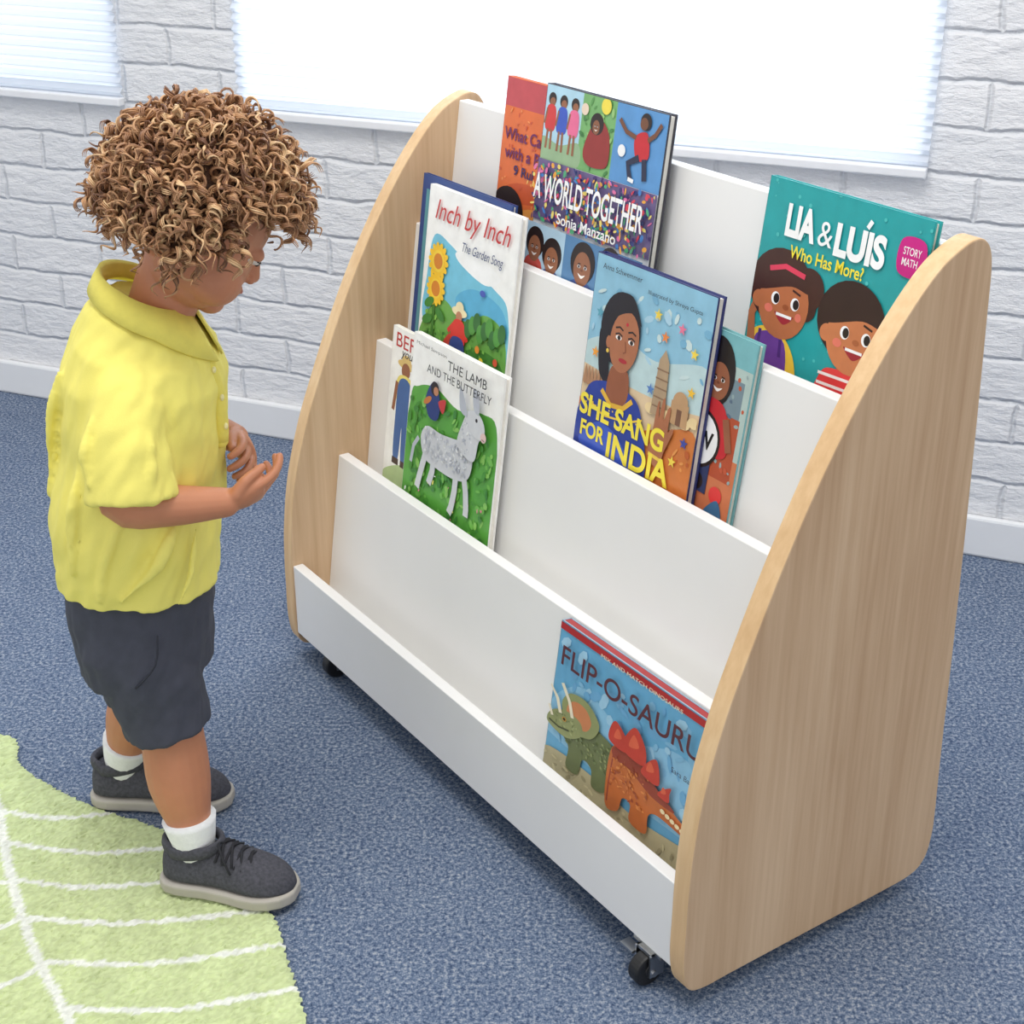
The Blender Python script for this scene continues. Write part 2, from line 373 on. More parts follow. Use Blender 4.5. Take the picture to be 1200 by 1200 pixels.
def a_world(A):
    A.r((176,214,232),.0,.66,.32,1); A.r((120,176,108),.32,.66,.6,1); A.r((92,150,206),.6,.66,1,1)
    A.b((150,180,140),(0,.66),(0,.76),(.16,.74),(.32,.77),(.32,.66))
    for u,c in ((.06,(210,60,60)),(.16,(60,90,190)),(.26,(230,110,150))):
        A.e(DK,u,.935,.034); A.e((150,96,66),u+.004,.922,.024); A.b(c,(u-.035,.90),(u+.035,.90),(u+.04,.80),(u-.04,.80)); A.line((150,96,66),[(u-.015,.8),(u-.02,.71)],.018); A.line((150,96,66),[(u+.015,.8),(u+.02,.71)],.018); A.line((150,96,66),[(u-.035,.89),(u-.05,.82)],.014)
    A.spk([(90,150,80),(150,196,120),(70,130,70)],.33,.67,.59,.99,40,.018,5)
    A.b((150,50,46),(.37,.76),(.43,.88),(.50,.90),(.57,.84),(.58,.72),(.5,.69),(.40,.70)); A.e(DK,.46,.88,.055); face(A,.455,.865,.036,(140,90,62)); A.e((240,220,80),.52,.965,.04); A.e((236,214,190),.35,.93,.03)
    A.b((200,40,50),(.77,.87),(.86,.90),(.89,.80),(.80,.78)); A.e(DK,.84,.945,.042); A.e((120,76,52),.828,.935,.03)
    A.line((120,76,52),[(.78,.87),(.70,.885),(.64,.93)],.024); A.line((120,76,52),[(.87,.87),(.92,.90),(.96,.95)],.024); A.line((40,44,70),[(.82,.79),(.74,.755),(.77,.69)],.036); A.line((40,44,70),[(.86,.79),(.88,.70)],.036); A.line(WHT,[(.755,.69),(.80,.685)],.02)
    A.e((240,240,240),.68,.80,.03)
    A.r((110,96,140),0,.38,1,.66)
    A.spk([(220,70,90),(240,170,60),(80,170,120),(70,130,200),(230,120,170),(240,220,120),(70,50,110),(50,60,120)],0,.385,1,.655,420,.016,3)
    A.r((86,132,176),0,.0,1,.37); A.r((176,206,226),0,.0,.36,.37); A.b((60,90,110),(.38,.0),(.38,.12),(.6,.16),(.8,.12),(1,.16),(1,0))
    for u,v,s in ((.10,.25,.07),(.26,.22,.075),(.53,.24,.09),(.75,.27,.08),(.92,.22,.075)):
        A.b(((200,80,70) if u<.2 or u>.9 else (70,90,150)),(u-s*1.3,0),(u-s,v-s*.8),(u+s,v-s*.8),(u+s*1.3,0)); A.e(DK,u,v+.03,s*1.15,s*1.2); face(A,u,v,s,(150,98,70))
    A.t('A WORLD TOGETHER',.5,.545,.92,.12,(248,248,248),.015); A.t('Sonia Manzano',.52,.425,.5,.05,WHT,.01)
def kid(A,u,v,s,sk,hair):
    A.e(hair,u-.05*s,v+.10*s,.30*s,.27*s); A.e(sk,u,v,.24*s,.25*s); A.e(sk,u-.24*s,v-.02*s,.06*s); A.b(hair,(u-.26*s,v+.05*s),(u-.15*s,v+.24*s),(u+.12*s,v+.25*s),(u+.22*s,v+.12*s),(u+.05*s,v+.13*s))
    A.e((255,255,255),u-.08*s,v+.02*s,.040*s,.045*s); A.e((255,255,255),u+.11*s,v+.02*s,.040*s,.045*s)
    A.e(DK,u-.07*s,v+.02*s,.028*s,.035*s); A.e(DK,u+.12*s,v+.02*s,.028*s,.035*s)
    A.b((160,40,50),(u-.07*s,v-.07*s),(u+.03*s,v-.085*s),(u+.12*s,v-.07*s),(u+.03*s,v-.14*s)); A.line(WHT,[(u-.05*s,v-.08*s),(u+.10*s,v-.08*s)],.02*s); A.e((225,120,100),u-.13*s,v-.06*s,.04*s,.03*s); A.e((225,120,100),u+.16*s,v-.06*s,.03*s,.03*s)
    A.line(hair,[(u-.13*s,v+.09*s),(u-.05*s,v+.11*s)],.015*s); A.line(hair,[(u+.07*s,v+.11*s),(u+.15*s,v+.09*s)],.015*s); A.e((max(0,sk[0]-26),max(0,sk[1]-24),max(0,sk[2]-20)),u+.03*s,v-.02*s,.03*s,.02*s)
def a_lia(A):
    rr=random.Random(5)
    for i in range(50): A.e((74,186,182),rr.random(),rr.random(),.004+.008*rr.random(),n=8)
    A.b((240,196,60),(.02,.0),(.03,.24),(.12,.32),(.26,.30),(.36,.18),(.36,0)); A.b((110,60,150),(.06,0),(.08,.27),(.27,.27),(.29,0)); A.line((80,40,120),[(.1,.3),(.1,.2)],.02); A.line((80,40,120),[(.24,.3),(.25,.2)],.02)
    A.line((176,104,66),[(.05,.22),(.02,.36),(.06,.44)],.055); A.e((176,104,66),.07,.46,.035)
    A.e((66,34,28),.36,.55,.10); A.e((66,34,28),.36,.47,.07)
    kid(A,.22,.45,.68,(184,108,68),(66,34,28)); A.line((220,60,90),[(.10,.59),(.2,.62),(.33,.60)],.025)
    A.b((224,60,60),(.50,0),(.52,.20),(.60,.25),(.78,.23),(.86,.0)); 
    for i in range(5): A.line((245,235,230),[(.51,.03+.045*i),(.82,.04+.045*i)],.014)
    kid(A,.68,.41,.68,(200,122,78),(50,28,24))
    A.t('LIA',.25,.83,.19,.15,WHT,.045); A.t('&',.41,.815,.09,.11,WHT,.0); A.t('LUIS',.62,.81,.30,.15,WHT,.045); A.line(WHT,[(.645,.895),(.665,.93)],.022)
    A.t('Who Has More?',.44,.695,.46,.06,(246,226,60),.015)
    A.b((200,30,130),(.85,.90),(.98,.90),(.98,.76),(.85,.76)); A.t('STORY\nMATH',.915,.83,.1,.08,(250,240,240),.01)
def a_darkblue(A):
    A.r((42,70,130),0,0,1,1); A.r((90,150,160),.05,.05,.95,.93)
def a_inch(A):
    A.b((118,196,222),(.06,.3),(.05,.55),(.1,.76),(.3,.74),(.5,.68),(.8,.62),(.96,.54),(.97,.25),(.5,.2))
    A.b(WHT,(.36,.72),(.42,.67),(.7,.62),(.85,.68),(.6,.74)); A.b((90,176,214),(.4,.5),(.6,.58),(.9,.54),(.95,.4),(.5,.4))
    A.b((110,170,76),(.04,.30),(.25,.46),(.5,.40),(.75,.48),(.96,.40),(.97,.05),(.04,.05)); A.b((70,134,52),(.04,.05),(.1,.26),(.4,.22),(.7,.3),(.96,.26),(.96,.05))
    A.spk([(60,120,44),(130,190,80),(90,150,60)],.06,.06,.95,.38,90,.018,6)
    A.line((60,120,40),[(.18,.2),(.17,.4),(.19,.62)],.03)
    for v,rr_ in ((.64,.10),(.50,.09)):
        for i in range(14): a=i*math.pi/7; A.e((246,196,40),.18+rr_*.8*math.cos(a),v+rr_*.68*math.sin(a),.035,.02,a)
        A.e((246,206,60),.18,v,rr_*.7); A.e((214,130,40),.18,v,.05)
    A.e((60,130,50),.12,.42,.06,.03,.5); A.e((60,130,50),.25,.38,.06,.03,-.5); A.e((60,130,50),.11,.33,.06,.03,.4)
    A.e((240,226,180),.47,.44,.085,.03); A.e((240,226,180),.47,.46,.045,.04); A.e((190,130,95),.47,.415,.035); A.b((220,50,40),(.42,.39),(.53,.39),(.55,.28),(.40,.28)); A.b((50,70,140),(.41,.3),(.54,.3),(.55,.18),(.40,.18)); A.line((220,50,40),[(.42,.37),(.36,.32)],.03); A.line((220,50,40),[(.53,.37),(.58,.31)],.03)
    A.b((200,60,50),(.33,.27),(.39,.31),(.37,.2),(.28,.18)); A.e((70,90,180),.7,.58,.03,.02)
    for u,v,c in ((.65,.2,(230,90,60)),(.75,.25,(240,210,60)),(.85,.2,(230,120,170)),(.6,.14,(240,220,90)),(.3,.14,(220,70,60)),(.78,.15,WHT),(.9,.28,(230,90,60)),(.7,.3,(240,150,60))): A.e(c,u,v,.024)
    for q in range(9): A.e(((50,110,46),(80,150,60))[q%2],.58+.045*q,.38+.025*(q%3),.04,.06)
    A.t('Inch by Inch',.52,.88,.82,.13,(196,40,40),.0,0,.28); A.t('The Garden Song',.66,.755,.44,.06,(40,60,110),.0,0,.3)
def a_india(A):
    A.r((222,196,160),0,0,1,.62); A.r((140,190,214),0,.55,1,1); A.b((190,214,216),(0,.6),(.3,.68),(.6,.64),(1,.70),(1,.5),(0,.5))
    A.spk([(170,206,224),(120,176,206),(200,220,220)],.02,.62,.98,.90,45,.03,8)
    A.b((206,120,60),(0,0),(0,.34),(.3,.26),(.7,.36),(1,.40),(1,0)); A.spk([(226,150,80),(190,96,50),(240,180,100)],.02,.02,.98,.33,60,.022,9)
    for i in range(6): A.b((176,130,96),(.02+.03*i,.42),(.035+.03*i,.5),(.05+.03*i,.42))
    for q in range(6): A.e((232,206,156),.62+.07*q,.44+.02*(q%2),.045,.03)
    A.p((176,150,120),(.62,.42),(.64,.66),(.68,.71),(.72,.66),(.74,.42))
    for q in (.46,.5,.54,.58,.62): A.line((140,110,84),[(.63,q),(.73,q)],.009)
    A.r((190,150,110),.78,.42,.92,.52); A.e((190,150,110),.85,.52,.06); A.r((120,84,64),.83,.42,.87,.49)
    for (u,v,c) in ((.9,.74,(240,210,80)),(.78,.82,(230,120,150)),(.10,.57,(240,160,60)),(.92,.58,(240,190,60)),(.92,.36,(70,80,160)),(.85,.26,(240,210,80)),(.1,.75,(90,160,180)),(.58,.84,(240,210,80)),(.60,.52,(90,130,190)),(.66,.76,(240,140,70))): A.star(c,u,v,.035)
    A.e((28,22,30),.29,.71,.17,.21); A.b((28,22,30),(.12,.68),(.15,.5),(.24,.46),(.2,.62))
    A.b((40,62,150),(.0,.08),(.06,.38),(.20,.46),(.42,.46),(.56,.38),(.62,.08)); A.b((150,88,58),(.24,.40),(.26,.54),(.40,.54),(.42,.42),(.33,.37))
    A.e((172,108,74),.335,.665,.122,.175,-.10); A.b((28,22,30),(.17,.66),(.20,.84),(.36,.87),(.46,.76),(.38,.80),(.25,.76)); A.e((172,108,74),.205,.64,.022,.035); A.e((240,200,80),.205,.60,.012)
    for u in (.285,.395): A.e((245,240,235),u,.675,.026,.013); A.e(DK,u+.003,.675,.014,.013); A.line(DK,[(u-.03,.686),(u,.695),(u+.03,.686)],.009); A.line(DK,[(u-.035,.713),(u,.722),(u+.032,.712)],.010)
    A.e((170,40,50),.345,.583,.036,.013); A.e((200,40,60),.345,.745,.01); A.line((140,80,54),[(.345,.67),(.36,.625),(.338,.617)],.008)
    A.line((230,180,60),[(.20,.42),(.29,.37),(.40,.38),(.47,.43)],.03); A.line((240,200,80),[(.06,.36),(.24,.31),(.45,.33),(.57,.37)],.012); A.b((60,90,190),(.06,.14),(.2,.27),(.4,.24),(.5,.12))
    for q in range(16): A.e((236,200,90),.08+.03*q,.335+.012*math.sin(q),.006,n=8)
    A.b((172,108,74),(.66,.24),(.67,.34),(.68,.46),(.695,.49),(.705,.42),(.72,.50),(.74,.505),(.745,.42),(.77,.475),(.79,.475),(.79,.38),(.82,.40),(.83,.38),(.78,.28),(.76,.20)); A.line((240,200,80),[(.66,.25),(.77,.24)],.02)
    A.t('Anna Schwemmer',.25,.955,.34,.024,(40,40,50),0); A.t('Illustrated by Shreya Gupta',.70,.915,.44,.024,(40,40,50),0)
    A.t('SHE SANG',.40,.325,.74,.10,(246,226,70),.03); A.t('FOR',.17,.215,.22,.075,(246,226,70),.03); A.t('INDIA',.58,.195,.54,.115,(246,226,70),.03)
def a_teal(A):
    A.r((120,180,186),0,.86,1,1); A.r((176,196,190),0,.4,1,.86); A.r((206,120,80),0,.0,1,.42)
    A.r((120,140,150),.7,.55,.95,.8); A.r((180,80,50),.78,.3,.96,.62); A.spk([(150,170,170),(196,90,60),(90,110,130)],.74,.3,.97,.85,30,.015,3)
    A.e((30,24,28),.72,.80,.15,.2); face(A,.755,.76,.105,(150,92,66)); A.b((196,40,50),(.5,.60),(.6,.66),(.82,.66),(.9,.5),(.86,.4),(.5,.4)); A.line((150,92,66),[(.86,.6),(.92,.45)],.05)
    A.r((50,60,100),.54,.2,.8,.4); A.e(DK,.68,.46,.17); A.e((246,246,246),.68,.46,.15); A.t('W',.73,.46,.13,.09,(30,30,30),.03)
    A.e(DK,.72,.25,.05); A.e((226,60,60),.88,.22,.05); A.b((60,110,150),(.8,.1),(.9,.2),(.95,.1))
def a_before(A):
    A.t('BEFORE',.36,.93,.6,.085,(196,50,50),.0); A.t('you were',.34,.85,.4,.05,(60,60,60),0,0,.2)
    A.b((186,206,150),(.0,.1),(.3,.2),(.6,.16),(.6,0),(0,0))
    A.e((222,190,120),.22,.80,.12,.035); A.e((222,190,120),.22,.82,.065,.05); A.e((150,96,68),.22,.765,.06); A.b((240,220,120),(.13,.72),(.31,.72),(.34,.58),(.10,.58)); A.b((66,104,160),(.14,.69),(.30,.69),(.32,.45),(.30,.22),(.24,.22),(.22,.42),(.2,.22),(.13,.22),(.12,.45))
    A.line((150,96,68),[(.11,.68),(.08,.5)],.04); A.line((150,96,68),[(.33,.68),(.38,.52)],.04); A.r((70,50,40),.12,.18,.21,.22); A.r((70,50,40),.24,.18,.33,.22)
    A.b((90,110,180),(.44,.6),(.56,.6),(.56,.3),(.46,.3))
def a_lamb(A):
    A.b((92,166,66),(.02,.0),(.02,.62),(.10,.72),(.3,.76),(.55,.71),(.8,.76),(.98,.68),(.98,0)); 
    A.spk([(76,148,56),(116,186,80),(66,134,56),(140,200,96)],.04,.03,.96,.68,170,.028,9); A.spk([(236,226,110),WHT,(226,140,160)],.05,.05,.95,.3,18,.012,4)
    A.b((40,60,120),(.22,.70),(.30,.80),(.38,.70),(.36,.60),(.26,.60)); A.e((40,30,30),.31,.76,.045); A.e((190,130,96),.325,.75,.028); A.e((200,120,60),.24,.68,.05,.02,.6); A.b((200,60,60),(.36,.70),(.44,.73),(.42,.65))
    L=(210,212,216); D=(186,190,200)
    for pts in ([(.28,.42),(.25,.33),(.22,.24),(.20,.17)],[(.36,.40),(.36,.31),(.33,.23)],[(.62,.38),(.62,.28),(.60,.18),(.58,.14)],[(.70,.40),(.74,.31),(.76,.22),(.76,.18)]): A.line(L,pts,.055)
    A.b(L,(.20,.46),(.26,.54),(.42,.54),(.60,.56),(.74,.58),(.78,.48),(.74,.38),(.6,.34),(.4,.34),(.26,.36)); 
    A.spk([D,(228,230,232),(198,202,208)],.25,.38,.73,.53,130,.013,7)
    A.b(L,(.62,.54),(.66,.68),(.72,.76),(.84,.74),(.90,.66),(.84,.62),(.8,.5)); A.spk([D,(228,230,232)],.66,.52,.78,.70,30,.011,8); A.e(L,.80,.70,.10,.075,-.5); A.e((226,196,190),.885,.655,.03); A.e(DK,.80,.725,.012); A.line((150,120,120),[(.87,.645),(.90,.64)],.007)
    A.b(D,(.66,.80),(.60,.86),(.62,.74),(.70,.72)); A.b(D,(.76,.78),(.74,.88),(.80,.86),(.82,.76)); A.line(D,[(.2,.46),(.15,.40),(.13,.30)],.03)
    A.t('Michael Sampson',.26,.965,.34,.022,(70,70,70),0); A.t('THE LAMB',.66,.93,.42,.05,(40,40,40),.0); A.t('AND THE BUTTERFLY',.58,.86,.70,.045,(40,40,40),.0)
def a_dino(A):
    A.b((140,192,222),(0,.5),(.2,.7),(.5,.6),(.8,.72),(1,.6),(1,.3),(0,.3)); A.spk([(130,184,216),(160,204,228),(110,170,210)],.02,.3,.98,.92,60,.03,6)
    A.r((176,40,44),0,.955,1,1)
    A.va=.17; A.vb=.68
    A.b((186,176,140),(0,-.2),(0,.05),(.3,.10),(.6,.04),(1,.10),(1,-.2)); A.spk([(206,196,156),(160,150,116)],.0,-.18,1,.03,60,.016,4)
    G=(104,114,74);G2=(142,148,98);O=(190,104,52);O2=(146,62,44);R=(190,62,48)
    A.b(G,(.10,.30),(.13,.50),(.22,.56),(.34,.52),(.44,.46),(.45,.22),(.42,.05),(.34,.02),(.32,.16),(.26,.18),(.24,.02),(.16,.02),(.16,.20))
    A.spk([(86,96,60),(140,148,98),(116,130,84)],.15,.22,.43,.48,90,.010,4)
    A.b(G2,(.12,.44),(.09,.56),(.14,.68),(.25,.70),(.34,.58),(.30,.42),(.20,.38)); A.b((200,128,84),(.14,.46),(.13,.57),(.18,.64),(.25,.63),(.29,.54),(.25,.44))
    A.b(G2,(.01,.30),(.03,.42),(.12,.50),(.22,.49),(.24,.38),(.14,.27)); A.spk([(116,124,80),(160,166,116)],.05,.32,.21,.46,24,.009,5)
    for pts,w_ in (([(.09,.45),(.06,.56),(.0,.64)],.022),([(.17,.48),(.14,.6),(.08,.72)],.022),([(.04,.38),(.01,.46)],.018)): A.line((232,222,196),pts,w_)
    A.e((200,140,40),.12,.42,.014); A.e((30,30,20),.12,.42,.009); A.line((70,74,48),[(.02,.33),(.09,.32),(.16,.35)],.010)
    A.b(O,(.43,.46),(.5,.56),(.62,.52),(.72,.42),(.84,.34),(.97,.26),(.98,.20),(.84,.22),(.74,.22),(.70,.16),(.70,.0),(.60,.0),(.59,.14),(.54,.14),(.52,.0),(.44,.0))
    A.b(O2,(.44,.50),(.52,.57),(.62,.53),(.73,.43),(.84,.35),(.7,.34),(.56,.42),(.46,.42)); A.line(O2,[(.45,.44),(.445,.2),(.45,.02)],.008)
    A.spk([(214,134,72),(156,74,46),(200,116,60)],.45,.16,.68,.46,80,.010,3)
    for u,v,s,t in ((.47,.60,.10,.5),(.57,.62,.13,.1),(.68,.53,.10,-.4),(.77,.44,.065,-.7)): 
        A.b(R,(u-s*.5,v-s*.5),(u-s*.4+t*-.03,v+s*.6),(u-t*.05,v+s*1.4),(u+s*.5,v+s*.5),(u+s*.5,v-s*.6)); A.b((214,96,66),(u-s*.25,v),(u-s*.1,v+s*.9),(u+s*.2,v+s*.3))
    for i in range(7): A.e((232,214,170),.78+.03*i,.30-.010*i,.014)
    A.line((232,214,186),[(.92,.26),(.97,.36)],.016); A.line((232,214,186),[(.95,.24),(.99,.14)],.016)
    A.va=0; A.vb=1
    A.t('FLIP-O-SAURUS',.53,.83,.94,.12,(90,40,50),.008); A.t('MIX AND MATCH DINOSAURS',.55,.977,.5,.022,(240,230,200),0); A.t('Sara Ball',.85,.64,.12,.03,(60,60,80),0)
book(3,.155,.225,.874,.010,(226,112,58),a_what)
book(3,.263,.243,.882,.012,(240,240,240),a_world,front=.012,edge=(60,60,70))
book(3,.670,.235,.843,.010,(36,158,160),a_lia)
book(2,.050,.220,.732,.008,(42,70,130),a_darkblue)
book(2,.087,.221,.726,.010,(248,247,244),a_inch,front=.0095)
book(2,.535,.210,.688,.010,(120,180,186),a_teal,roll=.02)
book(2,.475,.216,.724,.012,(222,196,160),a_india,front=.0125,edge=(44,52,110))
book(1,.085,.19,.533,.008,(248,246,240),a_before)
book(1,.158,.222,.546,.010,(250,248,244),a_lamb,front=.0095)
book(0,.606,.290,.325,.014,(104,170,208),a_dino,topcol=(170,50,54),edge=(150,180,200))

# ---------------- rug
out=[(-.90,1.87),(-.76,1.835),(-.704,1.821),(-.672,1.75),(-.563,1.668),(-.4496,1.613),(-.355,1.544),(-.2857,1.449),(-.2568,1.3686),(-.224,1.275),(-.20,1.15),(-.22,1.0),(-.34,.86),(-.6,.76),(-1.0,.80),(-1.3,1.0),(-1.4,1.4),(-1.2,1.75)]
RO=[Vector(v) for v in catmull(out,True,8)]
main=catmull([(-.74,1.78),(-.70,1.70),(-.674,1.64),(-.617,1.504),(-.548,1.369),(-.489,1.275),(-.40,1.1),(-.30,.93)],False,6)
V=[([Vector(p) for p in main],.0058)]
for a,b_,c in (((-.676,1.65),(-.60,1.632),(-.531,1.645)),((-.655,1.585),(-.54,1.562),(-.42,1.575)),((-.62,1.51),(-.52,1.495),(-.40,1.51)),((-.588,1.44),(-.45,1.43),(-.29,1.455)),((-.548,1.365),(-.41,1.362),(-.265,1.395)),((-.50,1.29),(-.37,1.29),(-.235,1.325)),((-.44,1.17),(-.34,1.18),(-.2,1.22)),
    ((-.585,1.44),(-.70,1.36),(-.95,1.27)),((-.54,1.355),(-.66,1.27),(-.9,1.17)),((-.62,1.51),(-.75,1.44),(-1.1,1.36)),((-.48,1.26),(-.6,1.15),(-.8,1.0)),((-.66,1.60),(-.85,1.53),(-1.2,1.47)),((-.69,1.68),(-.9,1.63),(-1.15,1.6))):
    V.append((catmull([a,b_,c],False,6),.0042))
def inside(p):
    c=False; n=len(RO)
    for i in range(n):
        a=RO[i]; b_=RO[(i+1)%n]
        if (a.y>p.y)!=(b_.y>p.y) and p.x<(b_.x-a.x)*(p.y-a.y)/(b_.y-a.y)+a.x: c=not c
    return c
def segd(p,a,b_):
    ab=b_-a; t=max(0,min(1,(p-a).dot(ab)/max(1e-9,ab.dot(ab)))); return (p-a-ab*t).length
def rug():
    bm=bmesh.new(); col=bm.verts.layers.float_color.new('pile')
    st=.0038; grid={}
    xs=[-.90+i*st for i in range(int(.72/st))]; ys=[1.10+j*st for j in range(int(.76/st))]
    for i,x in enumerate(xs):
        for j,y in enumerate(ys):
            p=Vector((x,y))
            if not inside(p): continue
            de=min(segd(p,RO[k],RO[(k+1)%len(RO)]) for k in range(0,len(RO)))
            w=0; wob=.0018*noise.noise(Vector((x*90,y*90,0)))
            for pts,wd in V:
                for k in range(len(pts)-1):
                    if abs((pts[k].x-x))>.09 or abs(pts[k].y-y)>.09: continue
                    d=segd(p,pts[k],pts[k+1])+wob
                    if d<wd: w=1
            edge=min(1,de/.010)
            h=.001+.005*edge**.5+random.uniform(0,.0032)+.0010*noise.noise(Vector((x*60,y*60,2)))
            v=bm.verts.new((x+random.uniform(-1,1)*.0012,y+random.uniform(-1,1)*.0012,h))
            f=random.uniform(.82,1.08)*(1+.12*noise.noise(Vector((x*25,y*25,5))))
            g=lin((200,212,160)) if not w else lin((230,232,222))
            v[col]=(g[0]*f,g[1]*f,g[2]*f,1); grid[(i,j)]=v
    for (i,j),v in grid.items():
        q=[grid.get((i+1,j)),grid.get((i+1,j+1)),grid.get((i,j+1))]
        if all(q): bm.faces.new([v]+q)
    m,nt,b=newmat('leaf_rug_pile'); at=nt.nodes.new('ShaderNodeAttribute'); at.attribute_name='pile'
    nt.links.new(at.outputs['Color'],b.inputs['Base Color']); b.inputs['Roughness'].default_value=.95; b.inputs['Specular IOR Level'].default_value=.1
    obj_from_bm(bm,'leaf_shaped_rug',m)
rug()

# ---------------- toddler
kid_e=empty('toddler_boy',Matrix.Translation((-.43,1.58,0)))
KI=Matrix.Translation((.43,-1.58,0))
def kobj(bm,name,mats,smooth=True):
    bmesh.ops.recalc_face_normals(bm,faces=bm.faces[:])
    return obj_from_bm(bm,name,mats,kid_e,KI,smooth)
HC=Vector((-.327,1.583,.824)); HS=.96
HR=Matrix.Rotation(math.radians(15),4,'Z')@Matrix.Rotation(math.radians(37),4,'Y')
HM=Matrix.Translation(HC)@HR@Matrix.Scale(HS,4)
HMI=HM.inverted()
def hp(x,y,z): return HM@Vector((x,y,z))
def ering(cx,cy,cz,hx,hy,n=32,tilt=0,p=2.3):
    r=[]
    for k in range(n):
        a=2*math.pi*k/n; c=math.cos(a); s=math.sin(a)
        x=hx*abs(c)**(2/p)*(1 if c>=0 else -1); y=hy*abs(s)**(2/p)*(1 if s>=0 else -1)
        r.append(Vector((cx+x,cy+y,cz-tilt*x)))
    return r
bm=bmesh.new()
def hell(c,r,rot=None): ell(bm,hp(*c),[q*HS for q in r],HR if rot is None else HR@rot,24)
hell((-.008,0,.012),(.084,.073,.078)); hell((.022,0,-.032),(.058,.060,.060))
for s in (1,-1):
    hell((.044,s*.031,-.046),(.031,.030,.030)); hell((.0,s*.070,-.020),(.014,.009,.022)); hell((.083,s*.008,-.031),(.006,.0055,.005))
    hell((.0650,s*.027,.001),(.0130,.0145,.0095))
hell((.058,0,-.075),(.019,.020,.016)); hell((.022,0,-.066),(.046,.046,.030))
tube(bm,[hp(.074,0,.002),hp(.079,0,-.014),hp(.0855,0,-.027)],[.0055*HS,.0068*HS,.0082*HS],12)
hell((.076,0,-.048),(.009,.016,.006)); hell((.073,0,-.058),(.009,.0135,.0065)); hell((.066,0,-.052),(.016,.026,.020))
tube(bm,[(-.395,1.58,.66),(-.383,1.58,.71),(-.352,1.582,.78)],[.042,.036,.038],20)
# torso core
loft(bm,[ering(-.433,1.58,.36,.06,.070),ering(-.430,1.58,.44,.066,.078),ering(-.415,1.58,.55,.066,.080),ering(-.400,1.58,.65,.052,.07),ering(-.388,1.58,.70,.034,.045)])
# legs
tube(bm,[(-.436,1.545,.37),(-.422,1.535,.30),(-.406,1.528,.225),(-.399,1.516,.150),(-.387,1.503,.080),(-.386,1.502,.045)],[.046,.044,.0375,.0375,.0215,.020],20,n=4)
tube(bm,[(-.440,1.62,.37),(-.449,1.635,.29),(-.465,1.650,.205),(-.488,1.666,.14),(-.510,1.679,.075),(-.513,1.680,.045)],[.046,.044,.0375,.0365,.0215,.020],20,n=4)
# arms
tube(bm,[(-.402,1.52,.665),(-.407,1.492,.60),(-.413,1.468,.548),(-.366,1.476,.538),(-.310,1.498,.531)],[.026,.028,.0260,.0230,.0165],18,n=4)
tube(bm,[(-.400,1.64,.665),(-.407,1.678,.60),(-.403,1.692,.548),(-.363,1.675,.543),(-.322,1.642,.545)],[.026,.028,.0260,.0230,.0165],18,n=4)
def hand(wr,d,n,sidesign,curls,tf=(.78,.42,.45)):
    wr=Vector(wr); d=Vector(d).normalized(); n=Vector(n); n=(n-d*n.dot(d)).normalized(); s=d.cross(n)*sidesign
    rings=[]
    for t,hw,ht in ((-.006,.0150,.0135),(.008,.0178,.0125),(.022,.0215,.0125),(.034,.0225,.0105),(.042,.0205,.0085)):
        c=wr+d*t; rings.append([c+s*hw*math.cos(a)+n*ht*math.sin(a) for a in [2*math.pi*k/20 for k in range(20)]])
    loft(bm,rings)
    for i,(o,L,r) in enumerate(((-.0174,.025,.0045),(-.0060,.030,.0049),(.0056,.033,.0051),(.0170,.030,.0051))):
        ang=o*12; dd=(d*math.cos(ang)+s*math.sin(ang)).normalized(); p=wr+d*.036+s*o; pts=[p.copy()]; c=0
        for k,(fr,cu) in enumerate(zip((.3,.42,.32,.26),(.15,)+tuple(curls[i]))):
            c+=cu; pts.append(pts[-1]+(dd*math.cos(c)+n*math.sin(c))*L*fr*1.1)
        tube(bm,pts,[r*1.1,r*1.06,r*.98,r*.95,r*.82],12,n=2)
    p=wr+d*.012+s*.013
    t1=(d*tf[0]+s*tf[1]+n*tf[2]).normalized(); t2=(d*.95+s*.0+n*.35).normalized()
    tube(bm,[p,p+t1*.018,p+t1*.018+t2*.014,p+t1*.018+t2*.024],[.0085,.0066,.0058,.0048],12,n=2)
hand((-.310,1.498,.531),(.86,.46,.16),(-.30,.62,.72),1,[(.6,.7,.5),(.45,.6,.45),(.3,.5,.4),(.2,.4,.3)],(.70,.58,.42))
hand((-.322,1.642,.545),(.50,-.85,-.08),(-.8,-.40,-.3),-1,[(.6,.7,.5),(.5,.6,.5),(.45,.6,.4),(.3,.5,.4)])
o=kobj(bm,'body',M_skin); remesh(o,.0017,4,.5)
M_scl=mat('sclera',(222,214,204),.35); M_iris=mat('iris',(48,30,22),.25); M_lash=mat('lash',(60,38,28),.7); M_brow=mat('brow',(120,84,60),.8)
for s in (1,-1):
    bm=bmesh.new(); ell(bm,hp(.0655,s*.027,-.0050),[q*HS for q in (.0118,.0115,.0065)],HR); kobj(bm,'eye_white',M_scl)
    bm=bmesh.new(); ell(bm,hp(.0748,s*.027,-.0068),[q*HS for q in (.0030,.0050,.0042)],HR); kobj(bm,'iris',M_iris)
    bm=bmesh.new(); tube(bm,[hp(.0725,s*.0165,-.0035),hp(.0775,s*.027,-.0050),hp(.0720,s*.0375,-.0040)],[.0006,.0011,.0006],8,n=3); kobj(bm,'eyelash',M_lash)
    bm=bmesh.new(); tube(bm,[hp(.0785,s*.013,.019),hp(.0762,s*.027,.022),hp(.069,s*.038,.020)],[.0007,.0013,.0006],8,n=3); kobj(bm,'eyebrow',M_brow)
